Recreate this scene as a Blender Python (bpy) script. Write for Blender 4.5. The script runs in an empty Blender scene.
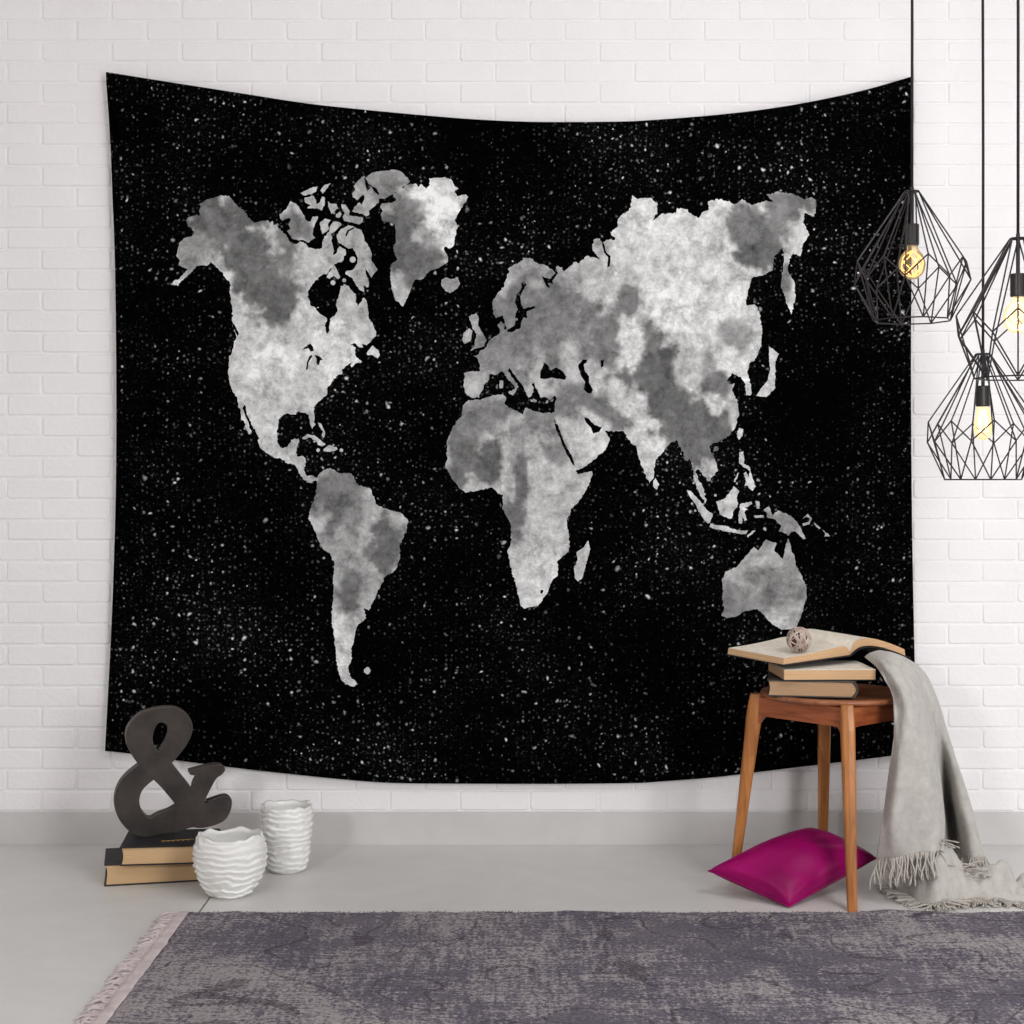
import bpy, bmesh, math, random
from mathutils import Vector, Matrix, noise
from mathutils.geometry import delaunay_2d_cdt
random.seed(7)
PI = math.pi
C = bpy.context.scene.collection
F = 1600.0; D = 4.0; H = 0.9125; YH = 480.0   # lens in px, camera distance from the wall, eye height, horizon row

def P(px, py, d):                      # world point seen at a pixel, d metres in front of the camera
    return Vector(((px-512)*d/F, -D+d, H-(py-YH)*d/F))
def lin(v):                            # display 0..255 -> linear
    v = v/255.0
    return v/12.92 if v <= 0.04045 else ((v+0.055)/1.055)**2.4
def rgb(r, g, b): return (lin(r), lin(g), lin(b), 1.0)

# ------------------------------------------------------------------ materials
def mat(name, col=(.5,.5,.5,1), rough=.6, spec=.4, metal=0.0, sheen=0.0):
    m = bpy.data.materials.new(name); m.use_nodes = True
    b = m.node_tree.nodes['Principled BSDF']
    b.inputs['Base Color'].default_value = col
    b.inputs['Roughness'].default_value = rough
    b.inputs['Specular IOR Level'].default_value = spec
    b.inputs['Metallic'].default_value = metal
    if sheen:
        b.inputs['Sheen Weight'].default_value = sheen
        b.inputs['Sheen Roughness'].default_value = .4
    return m
def N(m, kind, **kw):
    n = m.node_tree.nodes.new(kind)
    for k, v in kw.items():
        if k in n.inputs and not hasattr(n, k): n.inputs[k].default_value = v
        elif hasattr(n, k): setattr(n, k, v)
        else: n.inputs[k.replace('_', ' ')].default_value = v
    return n
def L(m, a, b): m.node_tree.links.new(a, b)
def bsdf(m): return m.node_tree.nodes['Principled BSDF']
def coords(m, scale=(1,1,1), loc=(0,0,0), rot=(0,0,0)):
    t = N(m, 'ShaderNodeTexCoord'); mp = N(m, 'ShaderNodeMapping')
    mp.inputs['Scale'].default_value = scale; mp.inputs['Location'].default_value = loc
    mp.inputs['Rotation'].default_value = rot
    L(m, t.outputs['Object'], mp.inputs['Vector'])
    return mp.outputs['Vector']
def tex(m, vec, scale=5, detail=4, rough=.55, dist=0.0):
    n = N(m, 'ShaderNodeTexNoise'); n.inputs['Scale'].default_value = scale
    n.inputs['Detail'].default_value = detail; n.inputs['Roughness'].default_value = rough
    n.inputs['Distortion'].default_value = dist
    L(m, vec, n.inputs['Vector']); return n.outputs['Fac']
def ramp(m, fac, stops):
    r = N(m, 'ShaderNodeValToRGB')
    e = r.color_ramp.elements
    while len(e) < len(stops): e.new(.5)
    for i, (p, c) in enumerate(stops):
        e[i].position = p; e[i].color = c if len(c) == 4 else (*c, 1)
    L(m, fac, r.inputs['Fac']); return r.outputs['Color']
def mth(m, op, a, b=None, c=None, clamp=False):
    n = N(m, 'ShaderNodeMath'); n.operation = op; n.use_clamp = clamp
    for i, v in enumerate((a, b, c)):
        if v is None: continue
        if isinstance(v, (int, float)): n.inputs[i].default_value = v
        else: L(m, v, n.inputs[i])
    return n.outputs[0]
def mixc(m, fac, a, b, blend='MIX'):
    n = N(m, 'ShaderNodeMix'); n.data_type = 'RGBA'; n.blend_type = blend
    for i, v in ((0, fac), (6, a), (7, b)):
        if isinstance(v, (int, float)): n.inputs[i].default_value = v
        elif isinstance(v, tuple): n.inputs[i].default_value = v
        else: L(m, v, n.inputs[i])
    return n.outputs[2]
def bump(m, h, strength=.3, dist=.002):
    b = N(m, 'ShaderNodeBump'); b.inputs['Strength'].default_value = strength
    b.inputs['Distance'].default_value = dist
    L(m, h, b.inputs['Height']); L(m, b.outputs['Normal'], bsdf(m).inputs['Normal'])
def gray(v): return (v, v, v, 1)

def m_noise(name, c1, c2, scale=8, rough=.6, spec=.3, bscale=60, bstr=.2, bdist=.001, stretch=(1,1,1), sheen=0, lo=.35, hi=.65):
    m = mat(name, c1, rough, spec, sheen=sheen)
    v = coords(m, stretch)
    L(m, ramp(m, tex(m, v, scale), [(lo, c1), (hi, c2)]), bsdf(m).inputs['Base Color'])
    bump(m, tex(m, v, bscale, 3), bstr, bdist)
    return m

M = {}
M['brick'] = m_noise('painted_brick', rgb(244,241,242), rgb(248,245,246), 3, .6, .3, 90, .7, .0025)
M['plaster'] = m_noise('white_plaster', rgb(232,230,228), rgb(240,238,236), 2, .8, .2)
M['skirting'] = m_noise('grey_painted_skirting', rgb(201,198,197), rgb(212,209,208), 4, .5, .4, 70, .15)
# floor : poured grey screed with joints
m = mat('grey_screed', rgb(205,203,201), .38, .45); M['floor'] = m
v = coords(m)
n1 = tex(m, v, 1.6, 6, .6); n2 = tex(m, v, 14, 5, .6)
base = ramp(m, n1, [(.3, rgb(211,209,207)), (.7, rgb(227,225,223))])
base = mixc(m, .18, base, ramp(m, n2, [(.35, rgb(190,188,185)), (.65, rgb(225,223,220))]))
sx = N(m, 'ShaderNodeSeparateXYZ'); L(m, v, sx.inputs[0])
wob = mth(m, 'MULTIPLY', mth(m, 'SUBTRACT', tex(m, v, 25, 3), .5), .004)
jx = mth(m, 'ADD', mth(m, 'ADD', sx.outputs['X'], .660), wob)
joint = mth(m, 'LESS_THAN', mth(m, 'ABSOLUTE', jx), .0022)
L(m, mixc(m, joint, base, rgb(112,104,96)), bsdf(m).inputs['Base Color'])
rr = N(m, 'ShaderNodeMapRange'); L(m, n2, rr.inputs[0]); rr.inputs[3].default_value = .3; rr.inputs[4].default_value = .5
L(m, rr.outputs[0], bsdf(m).inputs['Roughness'])
bump(m, mth(m, 'SUBTRACT', tex(m, v, 40, 4), joint), .12, .002)

# printed cloth: black starry ground
m = mat('starry_print', gray(.004), 1, 0); M['stars'] = m
v = coords(m)
sep = N(m, 'ShaderNodeSeparateXYZ'); L(m, v, sep.inputs[0])
cmb = N(m, 'ShaderNodeCombineXYZ'); L(m, sep.outputs['X'], cmb.inputs[0]); L(m, sep.outputs['Z'], cmb.inputs[1])
v2 = cmb.outputs[0]
dens = tex(m, v2, 3.2, 4, .6)
def stars(scale, rad, thr, gain, seed, dn=True):
    mp = N(m, 'ShaderNodeMapping'); mp.inputs['Location'].default_value = (seed, seed*1.7, 0); L(m, v2, mp.inputs[0])
    # a little warp keeps the specks irregular
    vo = N(m, 'ShaderNodeTexVoronoi'); vo.voronoi_dimensions = '2D'; vo.inputs['Scale'].default_value = scale
    vo.inputs['Randomness'].default_value = 1
    wn = N(m, 'ShaderNodeTexNoise'); wn.inputs['Scale'].default_value = scale*1.6; wn.inputs['Detail'].default_value = 1; L(m, mp.outputs[0], wn.inputs['Vector'])
    wa = N(m, 'ShaderNodeVectorMath'); wa.operation = 'MULTIPLY_ADD'; L(m, wn.outputs['Color'], wa.inputs[0]); wa.inputs[1].default_value = (.5/scale,)*3; L(m, mp.outputs[0], wa.inputs[2])
    L(m, wa.outputs[0], vo.inputs['Vector'])
    s = N(m, 'ShaderNodeSeparateColor'); L(m, vo.outputs['Color'], s.inputs[0])
    size = mth(m, 'MULTIPLY_ADD', s.outputs[1], rad*.8, rad*.45)
    spot = mth(m, 'SUBTRACT', 1.0, mth(m, 'DIVIDE', vo.outputs['Distance'], size), clamp=True)
    r = s.outputs[0]
    if dn: r = mth(m, 'ADD', r, mth(m, 'MULTIPLY', mth(m, 'SUBTRACT', dens, .5), 2.2))
    br = mth(m, 'MULTIPLY', mth(m, 'SUBTRACT', r, thr), gain/(1-thr), clamp=True)
    return mth(m, 'MULTIPLY', mth(m, 'POWER', spot, 1.2), mth(m, 'POWER', br, 1.5))
a = stars(36, .15, .60, .75, 3.1)
b = stars(78, .27, .42, .30, 11.3)
c = stars(160, .42, .30, .08, 23.7)
d = stars(17, .085, .62, 1.1, 41.0)
tot = mth(m, 'ADD', mth(m, 'ADD', a, b), mth(m, 'ADD', c, d))
haze = mth(m, 'MULTIPLY', mth(m, 'POWER', dens, 5), .012)
tot = mth(m, 'ADD', mth(m, 'ADD', tot, haze), .0008, clamp=True)
cc = N(m, 'ShaderNodeCombineColor')
for i in range(3): L(m, tot, cc.inputs[i])
L(m, cc.outputs[0], bsdf(m).inputs['Base Color'])
# printed cloth: moon surface inside the continents
m = mat('lunar_print', gray(.5), 1, 0); M['moon'] = m
at = N(m, 'ShaderNodeAttribute'); at.attribute_name = 'tone'
v = coords(m)
f1 = tex(m, v, 30, 9, .78, .3); f2 = tex(m, v, 9, 6, .65, 1.5)
vo = N(m, 'ShaderNodeTexVoronoi'); vo.inputs['Scale'].default_value = 38; L(m, v, vo.inputs['Vector'])
sc_ = N(m, 'ShaderNodeSeparateColor'); L(m, vo.outputs['Color'], sc_.inputs[0])
crater = mth(m, 'MULTIPLY', mth(m, 'SUBTRACT', 1, mth(m, 'DIVIDE', vo.outputs['Distance'], .22), clamp=True),
             mth(m, 'GREATER_THAN', sc_.outputs[0], .72))
k = mth(m, 'ADD', mth(m, 'MULTIPLY', mth(m, 'SUBTRACT', f1, .5), 3.1), mth(m, 'MULTIPLY', mth(m, 'SUBTRACT', f2, .5), 1.15))
k = mth(m, 'ADD', k, mth(m, 'MULTIPLY', crater, .5))
k = mth(m, 'MULTIPLY', at.outputs['Fac'], mth(m, 'ADD', k, 1.0), clamp=True)
cc = N(m, 'ShaderNodeCombineColor')
for i in range(3): L(m, k, cc.inputs[i])
L(m, cc.outputs[0], bsdf(m).inputs['Base Color'])

def wood(name, c1, c2, c3, rough=.38, st=(26, 26, 2.2)):
    m = mat(name, c1, rough, .45)
    v = coords(m, st)
    g = tex(m, v, 2.2, 7, .6, .6)
    L(m, ramp(m, g, [(.3, c1), (.52, c2), (.75, c3)]), bsdf(m).inputs['Base Color'])
    bump(m, g, .12, .001); return m
M['oak'] = wood('oiled_oak', rgb(140,84,40), rgb(180,116,62), rgb(200,138,80))
M['apron_wood'] = wood('reddish_oiled_wood', rgb(132,66,36), rgb(165,90,52), rgb(180,108,66), .38, (4, 4, 60))
M['seat_wood'] = m_noise('seat_veneer', rgb(140,82,52), rgb(172,112,78), 6, .35, .5, 50, .1, .001, (2,14,2))
def pages(name, c1, c2):
    m = mat(name, c1, .8, .15)
    v = coords(m, (3, 3, 900))
    g = tex(m, v, 1, 4, .7)
    L(m, ramp(m, g, [(.3, c1), (.7, c2)]), bsdf(m).inputs['Base Color'])
    bump(m, g, .3, .0006); return m
M['page_edge'] = pages('aged_page_edges', rgb(190,148,108), rgb(226,190,150))
M['page_dim'] = pages('brown_page_edges', rgb(160,128,98), rgb(190,158,124))
M['page_tan'] = pages('tan_page_edges', rgb(196,158,118), rgb(222,188,146))
# printed page : faint lines
m = mat('printed_page', rgb(238,229,214), .8, .15); M['page'] = m
v = coords(m)
L(m, ramp(m, tex(m, v, 60, 4, .6), [(.35, rgb(232,222,205)), (.65, rgb(245,238,226))]), bsdf(m).inputs['Base Color'])
M['black_cover'] = m_noise('black_cloth_cover', rgb(30,28,30), rgb(48,46,48), 30, .6, .3, 300, .3, .0006)
M['grey_cover'] = m_noise('dark_grey_cover', rgb(54,50,50), rgb(80,75,73), 20, .6, .3, 200, .3, .0006)
M['gold'] = mat('gold_foil', rgb(200,160,100), .35, .5, .7)
M['iron_wood'] = m_noise('dark_stained_wood', rgb(42,36,34), rgb(66,58,54), 14, .6, .35, 90, .5, .0012)
M['edge_wood'] = m_noise('worn_dark_edge', rgb(66,60,56), rgb(96,89,84), 20, .6, .3, 90, .5, .001)
M['ceramic'] = mat('white_glazed_ceramic', rgb(244,243,240), .22, .5)
M['black_metal'] = mat('black_metal_wire', rgb(52,48,50), .45, .5, .3)
M['cord'] = mat('black_fabric_cord', rgb(38,36,38), .7, .3)
M['socket'] = mat('black_bakelite', rgb(44,40,40), .35, .5)
def bulb_glass(name, glow, tint):
    m = mat(name); nt = m.node_tree; nt.nodes.remove(bsdf(m))
    tr = N(m, 'ShaderNodeBsdfTransparent'); tr.inputs[0].default_value = tint
    gl = N(m, 'ShaderNodeBsdfGlossy'); gl.inputs['Roughness'].default_value = .05
    em = N(m, 'ShaderNodeEmission'); em.inputs[0].default_value = (1, .74, .42, 1); em.inputs[1].default_value = glow
    lw = N(m, 'ShaderNodeLayerWeight'); lw.inputs[0].default_value = .25
    mx = N(m, 'ShaderNodeMixShader'); L(m, lw.outputs['Fresnel'], mx.inputs[0]); L(m, tr.outputs[0], mx.inputs[1]); L(m, gl.outputs[0], mx.inputs[2])
    ad = N(m, 'ShaderNodeAddShader'); L(m, mx.outputs[0], ad.inputs[0]); L(m, em.outputs[0], ad.inputs[1])
    L(m, ad.outputs[0], nt.nodes['Material Output'].inputs[0]); return m
M['glass'] = bulb_glass('amber_bulb_glass', .12, (1, .90, .72, 1))
M['glass_lit'] = bulb_glass('lit_bulb_glass', .42, (1, .90, .70, 1))
def emis(name, col, s):
    m = bpy.data.materials.new(name); m.use_nodes = True; nt = m.node_tree
    nt.nodes.remove(nt.nodes['Principled BSDF'])
    e = nt.nodes.new('ShaderNodeEmission'); e.inputs[0].default_value = col; e.inputs[1].default_value = s
    nt.links.new(e.outputs[0], nt.nodes['Material Output'].inputs[0]); return m
M['filament'] = emis('glowing_filament', (1, .58, .2, 1), 3.2)
M['filament_hot'] = emis('white_hot_filament', (1, .80, .46, 1), 6)
# velvet
m = mat('magenta_velvet', rgb(150,8,92), .42, .18, sheen=.06); M['velvet'] = m
bsdf(m).inputs['Sheen Tint'].default_value = rgb(235,60,160)
v = coords(m)
L(m, ramp(m, tex(m, v, 9, 4), [(.3, rgb(120,0,72)), (.7, rgb(158,0,98))]), bsdf(m).inputs['Base Color'])
bump(m, tex(m, v, 220, 2), .25, .0006)
# linen throw
m = mat('grey_linen', rgb(186,183,178), .85, .15, sheen=.25); M['linen'] = m
v = coords(m)
L(m, ramp(m, tex(m, v, 40, 6, .7), [(.3, rgb(176,172,166)), (.7, rgb(200,196,190))]), bsdf(m).inputs['Base Color'])
bump(m, mth(m, 'ADD', tex(m, v, 330, 2), mth(m, 'MULTIPLY', tex(m, v, 28, 5), 2.2)), .5, .0022)
M['linen_fringe'] = mat('grey_linen_yarn', rgb(184,178,170), .9, .1)
M['seam'] = mat('pink_piping', rgb(196,90,150), .6, .2, sheen=.3)
M['rattan'] = m_noise('whitewashed_vine', rgb(214,200,190), rgb(170,148,134), 60, .7, .2, 200, .3, .0008)
M['rattan_core'] = m_noise('brown_core', rgb(70,44,32), rgb(110,78,60), 60, .8, .1)
# rug
m = mat('faded_rug', rgb(110,104,112), .95, .05); M['rug'] = m
v = coords(m)
big = tex(m, v, 2.6, 5, .6, .6)
sv = coords(m, (1, 7, 1)); streak = tex(m, sv, 13, 6, .72)
sv2 = coords(m, (7, 1, 1)); streak2 = tex(m, sv2, 9, 6, .72)
fine = tex(m, v, 130, 4, .75)
ssum = mth(m, 'ADD', mth(m, 'MULTIPLY', streak, .6), mth(m, 'ADD', mth(m, 'MULTIPLY', streak2, .58), mth(m, 'MULTIPLY', fine, .62)))
wear = mth(m, 'ADD', ssum, mth(m, 'MULTIPLY', mth(m, 'SUBTRACT', big, .5), .8))
base = ramp(m, tex(m, v, 5, 5), [(.35, rgb(106,100,114)), (.65, rgb(124,117,127))])
worn = ramp(m, wear, [(.87, gray(0)), (1.05, gray(1))])
colr = mixc(m, mth(m, 'MULTIPLY', worn, .68), base, rgb(190,182,181))
# ghost of the old pattern: thin dark contours
pn = tex(m, v, 3.0, 1.5, .4, .8)
ct = mth(m, 'ABSOLUTE', mth(m, 'SUBTRACT', mth(m, 'FRACT', mth(m, 'MULTIPLY', pn, 6)), .5))
line = mth(m, 'MULTIPLY', mth(m, 'LESS_THAN', mth(m, 'ADD', ct, mth(m, 'MULTIPLY', mth(m, 'SUBTRACT', fine, .5), .12)), .035), .5)
colr = mixc(m, line, colr, rgb(72,64,70))
speck = ramp(m, fine, [(.33, gray(.55)), (.55, gray(1.0)), (.72, gray(1.25))])
colr = mixc(m, 1.0, colr, speck, 'MULTIPLY')
L(m, colr, bsdf(m).inputs['Base Color'])
bump(m, mth(m, 'ADD', fine, mth(m, 'MULTIPLY', streak, .8)), .8, .006)
M['binding'] = m_noise('pale_cotton_binding', rgb(196,182,184), rgb(216,203,203), 30, .9, .05, 260, .6, .002)

# ------------------------------------------------------------------ mesh helpers
def obj(name, bm, m, parent=None, smooth=False, recalc=True):
    if recalc: bmesh.ops.recalc_face_normals(bm, faces=bm.faces)
    me = bpy.data.meshes.new(name); bm.to_mesh(me); bm.free()
    for mm in (m if isinstance(m, (list, tuple)) else [m]): me.materials.append(mm)
    if smooth:
        for p in me.polygons: p.use_smooth = True
    o = bpy.data.objects.new(name, me); C.objects.link(o)
    if parent: o.parent = parent
    return o
def tag(o, label=None, cat=None, group=None, kind=None):
    for k, v in (('label', label), ('category', cat), ('group', group), ('kind', kind)):
        if v: o[k] = v
    return o
def thing(name, loc, label, cat, rz=0, group=None):
    o = bpy.data.objects.new(name, None); C.objects.link(o); o.empty_display_size = .05
    o.location = loc; o.rotation_euler = (0, 0, rz)
    return tag(o, label, cat, group)
def box(bm, x0, x1, y0, y1, z0, z1, bev=0, mi=0):
    vs = [bm.verts.new((x, y, z)) for z in (z0, z1) for y in (y0, y1) for x in (x0, x1)]
    fs = [bm.faces.new([vs[i] for i in q]) for q in ((0,2,3,1),(4,5,7,6),(0,1,5,4),(1,3,7,5),(3,2,6,7),(2,0,4,6))]
    for f in fs: f.material_index = mi
    if bev:
        es = list({e for f in fs for e in f.edges})
        r = bmesh.ops.bevel(bm, geom=es, offset=bev, segments=2, affect='EDGES', profile=.6)
    return fs
def tube(bm, pts, r, seg=6, cap=True, mi=0):
    pts = [Vector(p) for p in pts]; rings = []
    n = len(pts); prev = None
    for i, p in enumerate(pts):
        t = (pts[min(i+1, n-1)] - pts[max(i-1, 0)])
        if t.length < 1e-9: t = Vector((0,0,1))
        t.normalize()
        if prev is None:
            a = Vector((0,0,1)) if abs(t.z) < .9 else Vector((1,0,0))
            u = t.cross(a).normalized()
        else:
            u = (prev - t*prev.dot(t))
            u = u.normalized() if u.length > 1e-6 else t.orthogonal().normalized()
        prev = u; w = t.cross(u)
        rr = r[i] if isinstance(r, (list, tuple)) else r
        rings.append([bm.verts.new(p + (u*math.cos(2*PI*k/seg) + w*math.sin(2*PI*k/seg))*rr) for k in range(seg)])
    for i in range(n-1):
        for k in range(seg):
            f = bm.faces.new((rings[i][k], rings[i][(k+1) % seg], rings[i+1][(k+1) % seg], rings[i+1][k])); f.material_index = mi
    if cap:
        bm.faces.new(rings[0][::-1]); bm.faces.new(rings[-1])
def lathe(bm, prof, seg=32, wob=None):
    rings = []
    for (r, z) in prof:
        ring = []
        for k in range(seg):
            a = 2*PI*k/seg; rr, zz = (r, z) if wob is None else wob(r, z, a)
            ring.append(bm.verts.new((rr*math.cos(a), rr*math.sin(a), zz)))
        rings.append(ring)
    for i in range(len(rings)-1):
        for k in range(seg):
            bm.faces.new((rings[i][k], rings[i][(k+1) % seg], rings[i+1][(k+1) % seg], rings[i+1][k]))
    return rings
def catmull(p, n):
    out = []; m_ = len(p)
    for i in range(m_-1):
        p0 = p[max(i-1, 0)]; p1 = p[i]; p2 = p[i+1]; p3 = p[min(i+2, m_-1)]
        for j in range(n):
            t = j/n
            out.append(tuple(.5*((2*b)+(-a+c)*t+(2*a-5*b+4*c-d)*t*t+(-a+3*b-3*c+d)*t**3) for a, b, c, d in zip(p0, p1, p2, p3)))
    out.append(tuple(p[-1])); return out

# ------------------------------------------------------------------ room
X0, X1, ZC = -3.2, 3.2, 2.75
WY = .010                                                   # painted mortar plane; brick faces stand 3 mm proud
bm = bmesh.new()
box(bm, X0, X1, WY, WY+.15, 0, ZC)
pr, pw = .05215, .1745
z0 = .0825
row = 0
z = z0
while z < ZC:
    x = -1.2655 - 12*pw + (0 if row % 2 else pw/2) 
    while x < X1:
        g = .0021
        a0, a1 = max(x+g+random.uniform(-.0012,.0012), X0), min(x+pw-g+random.uniform(-.0012,.0012), X1)
        b0, b1 = z+g+random.uniform(-.0007,.0007), min(z+pr-g+random.uniform(-.0007,.0007), ZC)
        if a1-a0 > .03 and b1-b0 > .01:
            rad = random.uniform(.003, .009)
            def loop(ins, y):
                r = max(rad-ins*.5, .001); pts = []
                for (cx, cz, s) in ((a1-ins-r, b1-ins-r, 0), (a0+ins+r, b1-ins-r, 1), (a0+ins+r, b0+ins+r, 2), (a1-ins-r, b0+ins+r, 3)):
                    for k in range(3):
                        t = (s+k/2)*PI/2
                        pts.append(bm.verts.new((cx+r*math.cos(t), y, cz+r*math.sin(t))))
                return pts
            up = random.uniform(.0022, .0036)
            l0 = loop(0, WY-.0001); l1 = loop(.0012, WY-up*.75); l2 = loop(.0034, WY-up)
            for A, B in ((l0, l1), (l1, l2)):
                for k in range(12):
                    f = bm.faces.new((A[k], A[(k+1) % 12], B[(k+1) % 12], B[k])); f.smooth = True
            bm.faces.new(l2)
        x += pw
    z += pr; row += 1
o = obj('wall_back', bm, M['brick']); o['kind'] = 'structure'
bm = bmesh.new(); box(bm, X0, X1, -6.0, WY+.15, -.1, 0); o = obj('floor', bm, M['floor']); o['kind'] = 'structure'
bm = bmesh.new(); box(bm, X0, X1, -6.0, WY+.15, ZC, ZC+.1); o = obj('ceiling', bm, M['plaster']); o['kind'] = 'structure'
bm = bmesh.new(); box(bm, X0-.15, X0, -6.0, WY+.15, 0, ZC); o = obj('wall_left_unseen', bm, M['plaster']); o['kind'] = 'structure'  # unseen wall, added to block ambient light from the left
bm = bmesh.new(); box(bm, X0, X1, 0, WY, 0, .0815, .0012); o = obj('baseboard_back', bm, M['skirting']); o['kind'] = 'structure'

# ------------------------------------------------------------------ tapestry
FR = {'A': (240,160,6.827), 'G': (350,160,6.827), 'I': (560,350,5.12), 'M': (220,360,7.314), 'E': (450,240,6.4),
      'S': (660,440,5.689), 'K': (160,180,6.4), 'H': (260,260,7.314), 'F': (440,370,6.827), 'r5': (160,160,3.938),
      'r6': (440,180,3.938), 'r7': (600,180,3.938), 'SA': (260,400,3.413), 'AF': (430,380,4.267)}
def T(fr, s):
    ox, oy, k = FR[fr]; n = [float(t) for t in s.split()]
    return [(ox+n[i]/k, oy+n[i+1]/k) for i in range(0, len(n), 2)]
def dot(fr, x, y, r, n=7):
    ox, oy, k = FR[fr]
    return [(ox+(x+r*math.cos(2*PI*i/n))/k, oy+(y+r*math.sin(2*PI*i/n))/k) for i in range(n)]
land, sea, isl = [], [], []
# North America
land.append(
 T('K', '70 670 85 650 130 625 180 570 150 560 120 540 128 515 105 480 115 440 125 400 160 370 205 360 220 340 205 310 180 300 165 260 190 235 240 222 250 240 258 150 290 130 350 112 390 98 440 100 480 150 520 185 555 215 580 255 605 275 650 262 690 258 705 275 722 262 725 290 745 285 760 310 800 345 820 370 830 395 875 412 895 390 925 405 950 435 985 440')
 +T('A', '515 610 545 608 560 600 562 575 575 520 610 490 615 450 640 420 680 425 695 440 660 475 625 500 625 560 640 610 635 650 655 640 680 590 720 610 725 640 700 690 645 710 620 740 600 770 555 790 510 830 480 870')
 +T('H', '347 265 365 300 365 325 400 345 430 385 465 410 488 425 478 470 480 515 495 540 510 515 510 470 512 430 550 405 570 370 555 325 575 270 585 230 590 190 615 175 650 190 680 235 705 250 700 310 712 340 735 310 760 275 775 290 790 360 795 430 825 470 835 500 850 520 850 555 820 580 780 625 745 612 755 640 725 640 690 608 660 625 700 640 695 685 720 720 745 745 700 755 670 785 660 770 690 742 650 760 600 800 600 835 560 850 530 880 510 920 490 940 490 985')
 +T('M', '740 290 700 325 690 360 692 420 692 480 675 505 660 470 650 400 610 385 575 375 555 400 520 400 490 390 450 415 428 440 425 480 415 530 418 590 440 635 465 645 500 625 520 585 545 573 575 575 580 595 565 630 555 680 560 705 600 700 625 720 622 760 615 800 640 850 680 845 720 860 700 880 660 900 620 880 590 850 570 800 545 765 490 755 440 715 410 718 340 680 290 635 280 600 280 560 260 520 235 480 215 430 195 380 180 325 168 345 180 390 200 440 215 480 230 530 215 545 190 500 180 460 155 420 150 380 135 330 125 270 100 240 85 210 70 150 58 80 65 30')
 +T('r5', '272 780 290 740 300 690 285 650 285 600 278 530 275 480')
 +T('K', '455 660 420 630 400 590 360 560 325 525 300 550 270 545 240 550 200 590 150 640 125 660 115 680'))
sea += [T('H', '310 655 345 625 365 610 385 630 395 665 370 670 355 645'), T('H', '375 695 385 700 355 750 350 800 338 805 342 750 360 705'),
        T('H', '400 695 435 705 460 730 440 735 430 770 415 765 415 725'), T('K', '455 905 480 930 505 985 498 1000 470 950')]
isl += [T('H', '780 680 810 640 825 625 840 640 870 665 875 700 860 720 820 695 785 695'),
        T('A', '270 370 320 330 345 280 385 300 420 350 440 380 450 410 480 420 500 385 535 390 520 420 500 470 495 510 515 530 490 545 470 565 440 550 400 550 360 540 320 485 345 470 330 440 350 400 330 395 290 415 275 400'),
        T('A', '410 225 500 185 530 180 520 215 490 235 430 240'), T('A', '440 260 500 245 520 275 520 300 545 290 560 250 578 255 578 310 560 345 530 330 460 330 480 305 445 290'),
        T('A', '550 210 580 170 620 160 600 190 565 230'), T('A', '600 280 620 300 660 300 670 330 650 345 625 368 610 335'),
        T('A', '655 370 685 350 695 370 675 395 655 390'), T('A', '690 300 720 305 750 350 745 380 790 385 840 395 835 425 810 440 760 425 710 415 700 390 715 365 695 330'),
        T('A', '545 430 580 400 620 410 600 440 610 470 590 490 560 505 550 470'),
        T('A', '775 180 800 150 850 105 855 150 860 190 870 215 895 180 920 220 950 240 950 290 900 330 880 345 885 370 860 385 840 370 790 360 765 350 780 320 815 290 835 310 850 250 840 235 800 275 770 255 765 230 785 210'),
        T('G', '120 110 160 85 230 75 290 65 350 80 395 120 410 145 385 170 330 210 280 240 230 265 190 262 200 225 180 195 150 180 120 150'),
        T('A', '660 510 690 470 740 445 780 460 830 480 845 520 850 550 885 600 900 640 895 680 920 720 940 745 915 775 895 805 870 760 855 745 865 790 880 830 875 870 845 855 850 900 820 890 790 850 770 810 740 790 720 780 725 760 770 750 800 710 805 670 790 640 770 600 740 605 700 580 670 560'),
        T('A', '590 800 620 750 640 715 665 760 685 800 665 815 640 790 610 812'), dot('A', 635, 838, 18), dot('A', 712, 822, 14), dot('A', 770, 680, 22),
        T('G', '540 125 640 118 690 130 715 180 740 195 715 210 730 245 790 235 808 255 770 310 735 370 715 410 735 450 725 490 715 540 705 590 680 605 650 590 640 610 670 660 665 700 610 735 550 755 520 780 490 815 440 820 420 870 400 920 365 1000 350 995 335 970 310 960 290 900 280 840 275 740 290 705 325 680 305 645 295 600 315 560 312 500 305 440 270 425 220 415 210 370 225 350 205 320 220 295 290 290 315 270 295 240 340 200 390 170 450 160 465 185 490 165 520 200 545 170'),
        T('G', '625 820 655 800 690 815 735 800 752 845 730 880 685 910 650 895 625 860'),
        T('M', '600 570 640 542 690 550 740 590 775 615 750 630 715 620 700 590 660 565 620 580'), T('M', '755 660 790 625 850 635 860 655 810 672 760 668'),
        dot('M', 718, 660, 14), dot('M', 888, 660, 14), T('M', '715 455 740 465 770 530 760 570 745 555 755 525 730 490')]
late_sea = [T('A', '718 520 730 482 775 458 782 466 745 488 728 522')]
# South America
land.append(T('SA', '190 270 215 240 240 232 270 250 310 250 335 290 375 300 390 330 395 355 440 375 480 385 505 410 500 445 478 490 478 540 462 580 425 605 410 640 385 690 372 718 355 710 362 745 335 765 325 790 320 820 310 850 315 880 300 915 310 945 335 970 320 978 290 970 272 940 262 900 258 850 250 800 245 740 250 680 250 600 255 560 240 525 205 495 190 450 165 405 175 360 190 325 195 290'))
isl.append(dot('SA', 366, 924, 12))
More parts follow.
